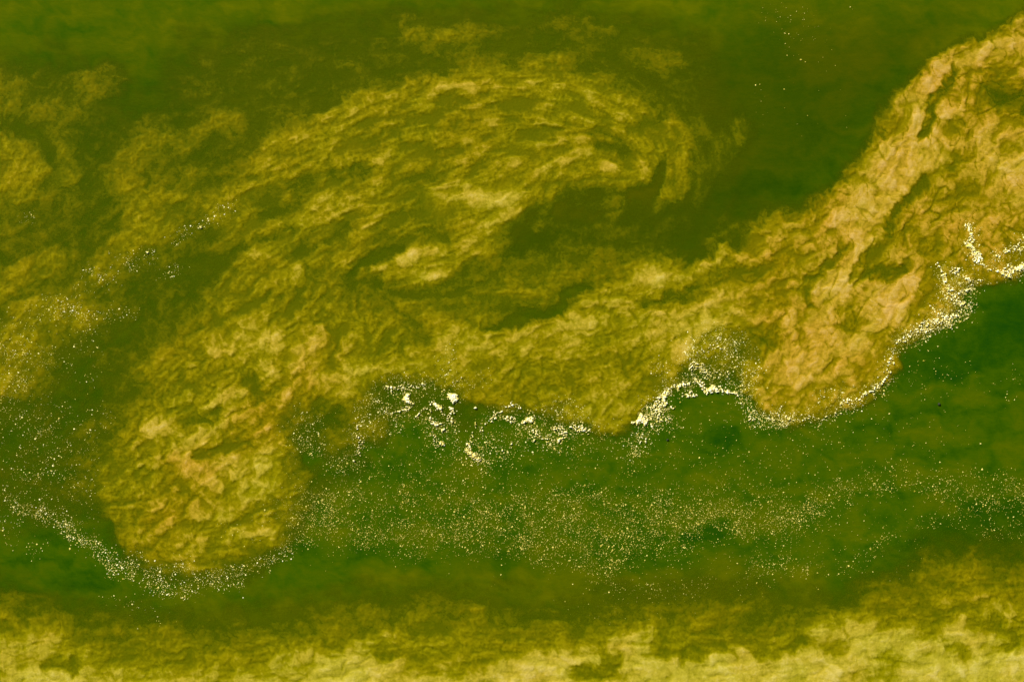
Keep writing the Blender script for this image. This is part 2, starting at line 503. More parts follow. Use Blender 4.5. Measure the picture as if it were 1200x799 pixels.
# thin shadow lines of the folds, drawn into the colour as lower silt density
SHADOW_LINES = '''
395,200 430,197 450,200
330,213 360,207 380,205
300,264 330,248 348,238
330,283 362,270 402,262
350,300 385,284 420,268
470,258 510,240 545,222
560,215 575,222 600,212
480,272 505,264 522,282
413,335 422,310 440,298 462,294
432,312 445,335 480,348 530,344 560,330
520,318 550,296 572,276
600,268 612,252 640,240
420,340 424,370 430,400
455,350 475,372 492,382
350,345 340,362 346,385
370,330 360,350
330,330 310,350 285,365
640,150 660,158 690,160
700,150 720,162 735,176
762,138 750,150 733,158
778,188 776,215 760,230
690,245 705,232 740,228
705,252 722,246 745,244
540,120 580,128 610,120
455,140 500,136 540,142
600,378 622,368 645,366 660,362 664,346 690,333
755,357 775,353 790,345 825,335
780,345 800,348 812,340
840,335 870,318 905,312
860,300 872,285 890,276
700,360 725,372 740,366
560,400 600,392
668,430 675,455
730,430 745,410
760,420 800,395
840,362 862,372 890,366
1080,168 1088,156 1095,142 1092,126
1096,112 1106,98 1125,82
1037,275 1050,250 1062,228 1085,212
940,342 951,356 946,372
950,328 975,305 990,290
1020,318 1045,312 1062,316
1000,342 1012,322 1030,295
1045,165 1060,190 1064,206
1020,210 1032,225
1150,185 1158,200 1162,218
1110,150 1120,180 1114,210
1165,128 1182,142 1205,150
1060,345 1048,368 1040,390
1080,330 1072,350
960,385 985,380 1000,390
915,420 930,410 950,412
980,420 970,440
930,300 960,310 980,306
1130,90 1160,82 1190,84
288,445 308,462 300,474
220,500 240,490 258,478
230,535 290,520 330,500
250,482 300,462
270,617 300,598 325,590
205,560 240,592
200,520 225,505
320,420 336,440 328,470
385,385 395,405 388,432
355,398 362,430
240,442 280,425
170,560 200,545
260,560 290,575
215,620 250,610
380,450 372,475
'''
def shadow_canvas():
    a = np.zeros((CH, CW))
    for k, l in enumerate(SHADOW_LINES.strip().splitlines()):
        a = np.maximum(a, (0.7+0.3*((k*37) % 5)/4)*(1-sm(0.0, 1.0, seg_dist(cx, cy, P(l))/5.4)))
    return a

def flow_canvas():
    A = np.zeros((CH, CW)); B = np.zeros((CH, CW)); A += 0.02
    for ln in FLOW.strip().splitlines():
        h, p = ln.split('|'); r, w = map(float, h.split()); p = P(p)
        for i in range(len(p)-1):
            d = seg_dist(cx, cy, p[i:i+2])
            m = w*np.exp(-(d/r)**2*1.5)
            t = 2*np.arctan2(p[i+1][1]-p[i][1], p[i+1][0]-p[i][0])
            A += m*np.cos(t); B += m*np.sin(t)
    A, B = blur(A, 6), blur(B, 6)
    t = np.arctan2(B, A)/2
    return t

def lic(noise, gx, gy, x0, y0, cs, vx, vy, L, step):
    acc = noise.copy(); wt = 1.0
    for sgn in (1, -1):
        px, py = gx.copy(), gy.copy()
        dx, dy = vx*sgn, vy*sgn
        n = int(L/step)
        for k in range(1, n+1):
            px += dx*step; py += dy*step
            w = 1-k/(n+1)
            acc += w*samp(noise, px, py, x0, y0, cs)
            nx, ny = samp(CX, px, py), samp(CY, px, py)
            th = np.arctan2(ny, nx)/2
            nx, ny = np.cos(th), np.sin(th)
            s = np.where(nx*dx+ny*dy < 0, -1, 1)
            dx, dy = nx*s, ny*s
            if sgn == 1: wt += 2*w
    acc /= wt
    return acc/ (acc.std()+1e-9)

_TH = flow_canvas()
CX, CY = np.cos(2*_TH), np.sin(2*_TH)
def widen(txt, k):                                    # soft strokes a little broader than drawn
    out = []
    for l in txt.strip().splitlines():
        if l.startswith('s '):
            h, p = l.split('|'); h = h.split(); r = float(h[1])
            if r < 25: h[1] = '%.1f' % (r*k)
            if len(h) > 3: h[3] = '%.2f' % min(1, float(h[3])*1.12)
            l = ' '.join(h)+' |'+p
        out.append(l)
    return '\n'.join(out)
cD = Canvas(0).many(widen(DENS, 1.3)).a
cM = blur(Canvas(0.3).many(MURK).a, 3)
cW = blur(Canvas(0.3).many(WARM).a, 3)
cB = blur(Canvas(0.3).many(BILL).a, 3)
cG = shadow_canvas()
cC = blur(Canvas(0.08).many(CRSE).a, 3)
cT = blur(Canvas(1).many('p 40 0.7 | -160,725 1360,700 1360,1000 -160,1000').a, 4)
cS = blur(Canvas(0.15).many(STRK).a, 3)

PEAT = '''
p 60 0.8 | 560,130 800,60 900,20 1130,20 1060,120 990,200 860,300 600,340 540,300
p 60 0.35 | 60,60 500,20 500,140 200,220 60,200
s 60 0.35 0.8 | 1120,620 1240,610
s 40 0.3 0.8 | 560,650 800,690 860,660
'''
cP = blur(Canvas(0.05).many(PEAT).a, 6)
def silt_fields(cs):
    nx, ny = int((X1-X0)/cs)+1, int((Y1-Y0)/cs)+1
    gx, gy = np.meshgrid((X0+np.arange(nx)*cs).astype(np.float32), (Y0+np.arange(ny)*cs).astype(np.float32))
    # meander of the painted map so that edges roll up as clouds do
    w1x, w1y = fbm(gx, gy, 52, 3, 0.5, 1), fbm(gx, gy, 52, 3, 0.5, 2)
    w2x, w2y = fbm(gx+w1x*20, gy+w1y*20, 17, 4, 0.62, 3), fbm(gx+w1x*20, gy+w1y*20, 17, 4, 0.62, 4)
    wx = gx+w1x*9+w2x*9; wy = gy+w1y*9+w2y*9
    cr = samp(cC, gx, gy)
    bl, st = samp(cB, gx, gy), samp(cS, gx, gy)
    d0 = samp(cD, wx, wy)
    th = np.arctan2(samp(CY, gx, gy), samp(CX, gx, gy))/2
    th = th + 0.9*w1x + 0.6*w2x                                 # the drift itself wavers
    vx, vy = np.cos(th), np.sin(th)
    ax, ay = gx+w1x*12+w2x*9, gy+w1y*12+w2y*9
    n1 = fbm(gx+w2x*6, gy+w2y*6, 5.5, 3, 0.7, 5)
    n2 = fbm(gx+w1x*12+w2x*4, gy+w1y*12+w2y*4, 18, 5, 0.62, 6)
    s1 = lic(n1, gx, gy, X0, Y0, cs, vx, vy, 10, 2.0)
    s2 = lic(n2, gx, gy, X0, Y0, cs, vx, vy, 18, 3.0)
    s3 = lic(n2[:, ::-1].copy(), gx, gy, X0, Y0, cs, vx, vy, 12, 2.0)
    # rounded puffs: folded noise in twisted coordinates
    qx, qy = gx+w1x*12+w2x*3.5, gy+w1y*12+w2y*3.5
    pa = 1-np.exp(-np.abs(fbm(qx, qy, 34, 2, 0.4, 7))*7.0)
    pb = 1-np.exp(-np.abs(fbm(qx+40, qy, 15, 2, 0.45, 9))*6.0)
    pc = 1-np.exp(-np.abs(fbm(qx, qy+90, 7, 2, 0.5, 19))*5.0)
    pm = sm(-0.8, 0.8, fbm(gx, gy, 55, 2, 0.5, 25)*5)
    puff = (0.40+0.15*pm)*pa + (0.45-0.25*pm)*pb + (0.08+0.14*pm)*pc
    cloud = fbm(gx+w1x*14+w2x*7, gy+w1y*14+w2y*7, 19, 6, 0.66, 27); cloud = cloud/cloud.std()
    puff = (puff-puff.mean())/puff.std()
    drawn = lic(puff*0.6+cloud*0.9, gx, gy, X0, Y0, cs, vx, vy, 7, 1.8)
    puff = 0.72*puff + 0.42*cloud + 0.30*drawn; puff = (puff-puff.mean())/puff.std()
    mod = fbm(gx+w1x*25, gy+w1y*25, 75, 3, 0.5, 10); mod = mod/mod.std()
    mod2 = fbm(gx, gy, 30, 2, 0.5, 13); mod2 = mod2/mod2.std()
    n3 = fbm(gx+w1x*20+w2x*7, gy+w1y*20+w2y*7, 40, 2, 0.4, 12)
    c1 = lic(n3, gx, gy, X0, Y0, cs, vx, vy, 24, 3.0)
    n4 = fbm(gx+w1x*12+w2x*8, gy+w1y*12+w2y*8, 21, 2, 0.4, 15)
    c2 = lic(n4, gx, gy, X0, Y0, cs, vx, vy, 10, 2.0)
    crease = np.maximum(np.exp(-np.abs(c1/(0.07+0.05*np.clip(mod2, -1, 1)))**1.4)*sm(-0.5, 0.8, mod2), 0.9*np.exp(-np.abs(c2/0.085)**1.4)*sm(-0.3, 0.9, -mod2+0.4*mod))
    fine = fbm(gx, gy, 2.8, 2, 0.7, 11)
    grain = fbm(gx+w2x*5, gy+w2y*5, 8.5, 4, 0.7, 14); grain = grain/grain.std()
    halo = np.maximum(samp(blur(cD, 30), gx+w1x*22+w2x*14, gy+w1y*22+w2y*14), 0)
    d0 = np.maximum(d0, 0) + 0.22*halo*(1-sm(0.1, 0.5, d0))
    amt = sm(0.0, 0.50, d0)**0.8
    tex = (0.25+0.75*bl)*(puff*0.088) + (0.22+0.78*st)*(s2*0.080+s1*0.030) + s3*0.026 + grain*0.040 + mod2*0.016 + mod*0.026  # bright puff tops and dark folds: light and shade put into the density
    tex = np.where(tex < 0, tex*0.8, tex)*samp(cT, gx, gy)
    d = d0 + amt*(tex - 0.25*(0.06+cr)*crease) + sm(0.02, 0.2, d0)*(fine*0.03)  # shade of the creases painted in as lower density
    d = d + (1-amt)*(s2*0.018+mod*0.02)*sm(0.0, 0.12, d0)
    shadow_line = samp(cG, gx+w1x*5+w2x*5, gy+w1y*5+w2y*5)*(0.75+0.25*np.clip(s1, -1, 1))
    d = d - 0.24*shadow_line*sm(0.1, 0.4, d0)  # drawn shadow lines darken the silt colour
    d = np.maximum(d, 0.74*d0)
    d = d + 0.40*(d-blur(d, 8))*sm(0.05, 0.3, d)      # crisp fronts between neighbouring puffs
    d = np.clip(d, 0, 1.25)
    hp = 0.35*pa + 0.22*pb + 0.05*pc + 0.14*drawn; hp = (hp-hp.mean())/hp.std()
    h = (hp*0.55*(0.35+0.65*bl) + 0.35*s2*(0.3+0.7*st) + 0.10*grain - 0.7*crease*cr - 1.2*shadow_line)*sm(0.1, 0.9, d0)
    return gx, gy, d, h, samp(cW, wx, wy)+0.07*mod+0.05*s3

def murk_fields(gx, gy):
    ax = fbm(gx, gy, 60, 3, 0.5, 20); ay = fbm(gx, gy, 34, 3, 0.5, 21)
    halo = samp(blur(cD, 40), gx+ax*30, gy+ay*14); wide = samp(blur(cD, 300)[::1], gx+ax*30, gy+ay*14)
    m = samp(cM, gx+ax*30, gy+ay*14)
    t = fbm(gx+ax*40, gy*2.1+ay*40, 50, 5, 0.6, 22); t = t/t.std()
    t2 = fbm(gx+ax*10, gy*1.5+ay*20, 14, 4, 0.65, 23); t2 = t2/t2.std()
    return np.clip(m + (0.080*t*(0.3+sm(0.05, 0.3, m)) + 0.034*t2)*(1-0.7*np.clip(samp(cP, gx, gy), 0, 1)) + 0.45*halo + 0.30*wide, 0, 1.3)

# ---------------------------------------------------------------- materials
K = 1.8
def lin(r, g, b):
    f = lambda c: (c/255/12.92) if c/255 <= 0.04045 else ((c/255+0.055)/1.055)**2.4
    return (f(r)/K, f(g)/K, f(b)/K, 1.0)

def new_mat(name):
    m = bpy.data.materials.new(name); m.use_nodes = True
    m.node_tree.nodes.clear(); return m, m.node_tree.nodes, m.node_tree.links

def ramp(N, stops, k=None):
    r = N.new('ShaderNodeValToRGB'); e = r.color_ramp.elements
    while len(e) < len(stops): e.new(0.5)
    for i, (p, c) in enumerate(stops): e[i].position = p; q = lin(*c); e[i].color = q if k is None else (min(q[0]*K*k, .86), min(q[1]*K*k, .86), min(q[2]*K*k, .86), 1)
    return r

def attr(N, name):
    a = N.new('ShaderNodeAttribute'); a.attribute_name = name; return a.outputs['Fac']

def math_(N, L, op, a, b=None, clamp=False):
    n = N.new('ShaderNodeMath'); n.operation = op; n.use_clamp = clamp
    for i, v in enumerate((a, b)):
        if v is None: continue
        if isinstance(v, (int, float)): n.inputs[i].default_value = v
        else: L.new(v, n.inputs[i])
    return n.outputs[0]

def noise(N, L, vec, scale, detail, rough=0.55, dist=0.0):
    n = N.new('ShaderNodeTexNoise'); n.inputs['Scale'].default_value = scale; n.inputs['Detail'].default_value = detail
    n.inputs['Roughness'].default_value = rough; n.inputs['Distortion'].default_value = dist
    if vec is not None: L.new(vec, n.inputs['Vector'])
    return n.outputs['Fac']

def mapped(N, L, scale, rot=0.0):
    tc = N.new('ShaderNodeTexCoord'); mp = N.new('ShaderNodeMapping')
    mp.inputs['Scale'].default_value = scale; mp.inputs['Rotation'].default_value = (0, 0, rot)
    L.new(tc.outputs['Object'], mp.inputs['Vector']); return mp.outputs[0]

def mixc(N, L, f, a, b):
    n = N.new('ShaderNodeMix'); n.data_type = 'RGBA'
    L.new(f, n.inputs[0]); L.new(a, n.inputs[6]); L.new(b, n.inputs[7]); return n.outputs[2]

WATER = [(0, (31, 77, 3)), (0.15, (44, 85, 0)), (0.38, (66, 98, 0)), (0.66, (88, 106, 0)), (1.0, (112, 118, 0))]
LEMON = [(0, (72, 100, 0)), (0.14, (86, 103, 0)), (0.30, (114, 114, 0)), (0.48, (154, 146, 2)), (0.66, (204, 188, 54)), (0.88, (236, 218, 108))]
TAN = [(0, (72, 99, 0)), (0.14, (86, 101, 0)), (0.30, (116, 108, 0)), (0.48, (154, 130, 0)), (0.66, (206, 162, 40)), (0.88, (230, 186, 92))]

def water_material():
    m, N, L = new_mat('turbid_green_water')
    a = attr(N, 'murk')
    fine = noise(N, L, mapped(N, L, (2.2, 5.0, 1)), 1.6, 5, 0.62, 0.6)
    grain = noise(N, L, mapped(N, L, (1, 1.6, 1)), 16.0, 2, 0.6)
    a2 = math_(N, L, 'ADD', a, math_(N, L, 'MULTIPLY', math_(N, L, 'SUBTRACT', fine, 0.5), 0.20))
    a2 = math_(N, L, 'ADD', a2, math_(N, L, 'MULTIPLY', math_(N, L, 'SUBTRACT', grain, 0.5), 0.26))
    r = ramp(N, WATER); L.new(a2, r.inputs[0])
    # past the surveyed stretch the water carries on with drifting silt of the same kinds
    far = attr(N, 'far')
    n1 = noise(N, L, mapped(N, L, (0.10, 0.17, 1), 0.3), 1.0, 8, 0.62, 1.2)
    cl = ramp(N, [(0, (60, 84, 0)), (0.48, (66, 86, 0)), (0.56, (112, 108, 0)), (0.68, (160, 145, 14)), (1, (190, 165, 50))]); L.new(n1, cl.inputs[0])
    pt = N.new('ShaderNodeMix'); pt.data_type = 'RGBA'; pt.blend_type = 'MULTIPLY'
    L.new(attr(N, 'peat'), pt.inputs[0]); L.new(r.outputs[0], pt.inputs[6]); pt.inputs[7].default_value = (0.84, 0.66, 1, 1)
    c = mixc(N, L, far, pt.outputs[2], cl.outputs[0])
    b = N.new('ShaderNodeBsdfPrincipled'); L.new(c, b.inputs['Base Color'])
    b.inputs['Roughness'].default_value = 0.12; b.inputs['IOR'].default_value = 1.33; b.inputs['Specular IOR Level'].default_value = 0.04
    h1 = noise(N, L, mapped(N, L, (1.0, 2.6, 1), 0.08), 3.4, 4, 0.6, 0.3)
    h2 = noise(N, L, mapped(N, L, (1.0, 1.9, 1), -0.1), 15.0, 3, 0.6)
    hh = math_(N, L, 'ADD', math_(N, L, 'MULTIPLY', h1, 0.05), math_(N, L, 'MULTIPLY', h2, 0.016))
    bp = N.new('ShaderNodeBump'); bp.inputs['Strength'].default_value = 0.2; bp.inputs['Distance'].default_value = 1.0
    L.new(hh, bp.inputs['Height']); L.new(bp.outputs[0], b.inputs['Normal'])
    o = N.new('ShaderNodeOutputMaterial'); L.new(b.outputs[0], o.inputs[0]); return m

def silt_material():
    m, N, L = new_mat('suspended_silt')
    d, wm = attr(N, 'dens'), attr(N, 'warm')
    g = noise(N, L, mapped(N, L, (1, 1, 1)), 13.0, 3, 0.65)
    d2 = math_(N, L, 'ADD', d, math_(N, L, 'MULTIPLY', math_(N, L, 'SUBTRACT', g, 0.5), 0.17))
    ds = math_(N, L, 'MULTIPLY', d2, 0.8)
    r1 = ramp(N, LEMON); L.new(ds, r1.inputs[0]); r2 = ramp(N, TAN); L.new(ds, r2.inputs[0])
    c = mixc(N, L, wm, r1.outputs[0], r2.outputs[0])
    b = N.new('ShaderNodeBsdfPrincipled'); L.new(c, b.inputs['Base Color'])
    b.inputs['Roughness'].default_value = 0.6; b.inputs['IOR'].default_value = 1.33; b.inputs['Specular IOR Level'].default_value = 0.02
    bp = N.new('ShaderNodeBump'); bp.inputs['Strength'].default_value = 0.35; bp.inputs['Distance'].default_value = 0.05
    L.new(g, bp.inputs['Height']); L.new(bp.outputs[0], b.inputs['Normal'])
    t = N.new('ShaderNodeBsdfTransparent')
    mr = N.new('ShaderNodeMapRange'); mr.interpolation_type = 'SMOOTHSTEP'
    mr.inputs['From Min'].default_value = 0.0; mr.inputs['From Max'].default_value = 0.36
    L.new(d, mr.inputs['Value'])
    mx = N.new('ShaderNodeMixShader'); L.new(mr.outputs[0], mx.inputs[0]); L.new(t.outputs[0], mx.inputs[1]); L.new(b.outputs[0], mx.inputs[2])
    o = N.new('ShaderNodeOutputMaterial'); L.new(mx.outputs[0], o.inputs[0]); return m

def foam_material():
    m, N, L = new_mat('foam')
    tone = attr(N, 'tone')
    g = noise(N, L, mapped(N, L, (1, 1, 1)), 22.0, 3, 0.7)
    t2 = math_(N, L, 'ADD', tone, math_(N, L, 'MULTIPLY', math_(N, L, 'SUBTRACT', g, 0.5), 0.5))
    r = ramp(N, [(0, (128, 124, 14)), (0.3, (180, 164, 60)), (0.6, (222, 206, 104)), (0.85, (246, 234, 160)), (1, (255, 248, 222))], 0.92)
    L.new(t2, r.inputs[0])
    b = N.new('ShaderNodeBsdfPrincipled'); L.new(r.outputs[0], b.inputs['Base Color']); b.inputs['Roughness'].default_value = 0.6; b.inputs['Specular IOR Level'].default_value = 0.1
    v = N.new('ShaderNodeTexVoronoi'); v.inputs['Scale'].default_value = 38.0; L.new(mapped(N, L, (1, 1, 1)), v.inputs['Vector'])
    bp = N.new('ShaderNodeBump'); bp.inputs['Strength'].default_value = 0.5; bp.inputs['Distance'].default_value = 0.02; bp.invert = True
    L.new(v.outputs['Distance'], bp.inputs['Height']); L.new(bp.outputs[0], b.inputs['Normal'])
    o = N.new('ShaderNodeOutputMaterial'); L.new(b.outputs[0], o.inputs[0]); return m

M_WATER, M_SILT, M_FOAM = water_material(), silt_material(), foam_material()

# ---------------------------------------------------------------- mesh helpers
def link(name, verts, faces, mat, attrs=None, smooth=True):
    me = bpy.data.meshes.new(name)
    verts = np.ascontiguousarray(verts, np.float32); faces = np.ascontiguousarray(faces, np.int32)
    nf, k = faces.shape
    me.vertices.add(len(verts)); me.vertices.foreach_set('co', verts.ravel())
    me.loops.add(nf*k); me.loops.foreach_set('vertex_index', faces.ravel())
    me.polygons.add(nf); me.polygons.foreach_set('loop_start', np.arange(0, nf*k, k, dtype=np.int32))
    me.polygons.foreach_set('loop_total', np.full(nf, k, np.int32))
    me.polygons.foreach_set('use_smooth', np.full(nf, smooth, bool))
    for n, v in (attrs or {}).items():
        a = me.attributes.new(n, 'FLOAT', 'POINT'); a.data.foreach_set('value', np.ascontiguousarray(v, np.float32).ravel())
    me.materials.append(mat); me.update(calc_edges=True)
    o = bpy.data.objects.new(name, me); col.objects.link(o); return o

def tag(o, label, cat, kind=None, group=None):
    o['label'] = label; o['category'] = cat
    if kind: o['kind'] = kind
    if group: o['group'] = group
    return o

def sub_grid(gx, gy, z, cell, attrs, name, mat, origin=None):
    """the cells of a regular grid picked by `cell`, as one mesh"""
    ny, nx = gx.shape
    j, i = np.nonzero(cell)
    q = np.stack([j*nx+i, (j+1)*nx+i, (j+1)*nx+i+1, j*nx+i+1], 1)
    used, inv = np.unique(q.ravel(), return_inverse=True)
    V = np.stack([wx_(gx.ravel()[used]), wy_(gy.ravel()[used]), z.ravel()[used]], 1)
    if origin is not None: V -= np.array([origin[0], origin[1], 0])
    o = link(name, V, inv.reshape(-1, 4), mat, {k: v.ravel()[used] for k, v in attrs.items()})
    if origin is not None: o.location = (origin[0], origin[1], 0)
    return o

# ---------------------------------------------------------------- water: one sheet out to the horizon
WS = 2.5
nxw, nyw = int((X1-X0)/WS)+1, int((Y1-Y0)/WS)+1
wgx, wgy = np.meshgrid((X0+np.arange(nxw)*WS).astype(np.float32), (Y0+np.arange(nyw)*WS).astype(np.float32))
murk = murk_fields(wgx, wgy)
edge = np.minimum.reduce([wgx-X0, wgx.max()-wgx, wgy-Y0, wgy.max()-wgy])
far = 1-sm(0, 70, edge)
V = np.stack([wx_(wgx), wy_(wgy), np.zeros_like(wgx)], -1).reshape(-1, 3)
jj, ii = np.mgrid[0:nyw-1, 0:nxw-1]
F = np.stack([jj*nxw+ii, (jj+1)*nxw+ii, (jj+1)*nxw+ii+1, jj*nxw+ii+1], -1).reshape(-1, 4)
ring = [0*nxw+i for i in range(nxw)] + [j*nxw+nxw-1 for j in range(1, nyw)] + [(nyw-1)*nxw+i for i in range(nxw-2, -1, -1)] + [j*nxw for j in range(nyw-2, 0, -1)]
nv, rr = len(V), ring
ringv = V[ring]
extra = []
for s in (1.6, 4.0, 20.0, 120.0): extra.append(ringv*np.array([s, s, 1]))
V2 = np.concatenate([V]+extra); nr = len(ring)
F2 = [F]
prev = np.array(ring)
for k in range(4):
    cur = nv+k*nr+np.arange(nr)
    F2.append(np.stack([prev, np.roll(prev, -1), np.roll(cur, -1), cur], 1))
    prev = cur
F2 = np.concatenate(F2)
water = link('water', V2, F2, M_WATER, {'murk': np.concatenate([murk.ravel(), np.full(4*nr, 0.35)]), 'peat': np.concatenate([samp(cP, wgx, wgy).ravel(), np.zeros(4*nr)]), 'far': np.concatenate([far.ravel(), np.ones(4*nr)])})
water['kind'] = 'structure'; water['label'] = 'deep green turbid water lying open between the silt clouds'

# ---------------------------------------------------------------- the silt clouds
CELL = 1.172
gx, gy, D, H, W = silt_fields(CELL)
e = np.minimum.reduce([gx-X0, gx.max()-gx, gy-Y0, gy.max()-gy])
D = D*sm(0, 60, e)
Z = 0.012 + 0.0165*np.maximum(H+2.5*sm(0.05, 0.8, D), 0)*sm(0.05, 0.6, D)
W = np.clip(W, 0, 1)
PARTS = [
 ('far left eddies', '-400,60 95,60 110,150 135,200 90,300 -20,345 -400,360', 'loose olive silt wisps drifting in from the far left', 'eddies'),
 ('trail', '-400,360 -20,345 90,300 135,200 205,205 235,290 240,345 150,420 70,480 -400,560', 'thin yellow silt streamer under the foam specks at left', 'trail'),
 ('faint', '95,60 300,-200 900,-200 900,230 815,240 830,110 700,62 600,62 480,78 390,105 330,140 280,190 205,205 135,200 110,150', 'faint olive haze of silt above the big swirl', 'haze'),
 ('bank', '-400,665 160,690 1000,672 1090,640 1800,630 1800,1200 -400,1200', 'pale lemon bank of silt along the near edge', 'bank'),
 ('lobe', '60,700 60,480 150,420 240,345 300,372 400,340 428,345 470,395 470,445 420,560 345,690', 'tan lobe of silt hanging down at lower left', 'lobe'),
 ('tongue', '428,345 480,400 560,372 700,330 850,240 1000,-60 1100,-200 1800,-200 1800,500 1000,520 690,540 430,560 470,445 470,395', 'broad ochre and tan tongue of silt fringed with foam', 'tongue'),
]
cxm, cym = gx[:-1, :-1], gy[:-1, :-1]
dmax = np.maximum.reduce([D[:-1, :-1], D[1:, :-1], D[:-1, 1:], D[1:, 1:]])
live = dmax > 0.02
owner = np.full(cxm.shape, 6, np.int8)
for k, (n, poly, lab, c) in enumerate(PARTS):
    owner[inside(cxm, cym, P(poly)) & (owner == 6)] = k
def silt(k, label):
    cell = live & (owner == k)
    if not cell.any(): return
    o = sub_grid(gx, gy, Z, cell, {'dens': D, 'warm': W}, 'silt_cloud', M_SILT)
    tag(o, label, 'silt', 'stuff', 'clouds of stirred up silt')
for k, p in enumerate(PARTS): silt(k, p[2])
silt(6, 'big olive yellow swirl of silt curling round its bright eye')

def silt_top(x, y):
    return samp(Z, np.asarray(x, np.float32), np.asarray(y, np.float32), X0, Y0, CELL)

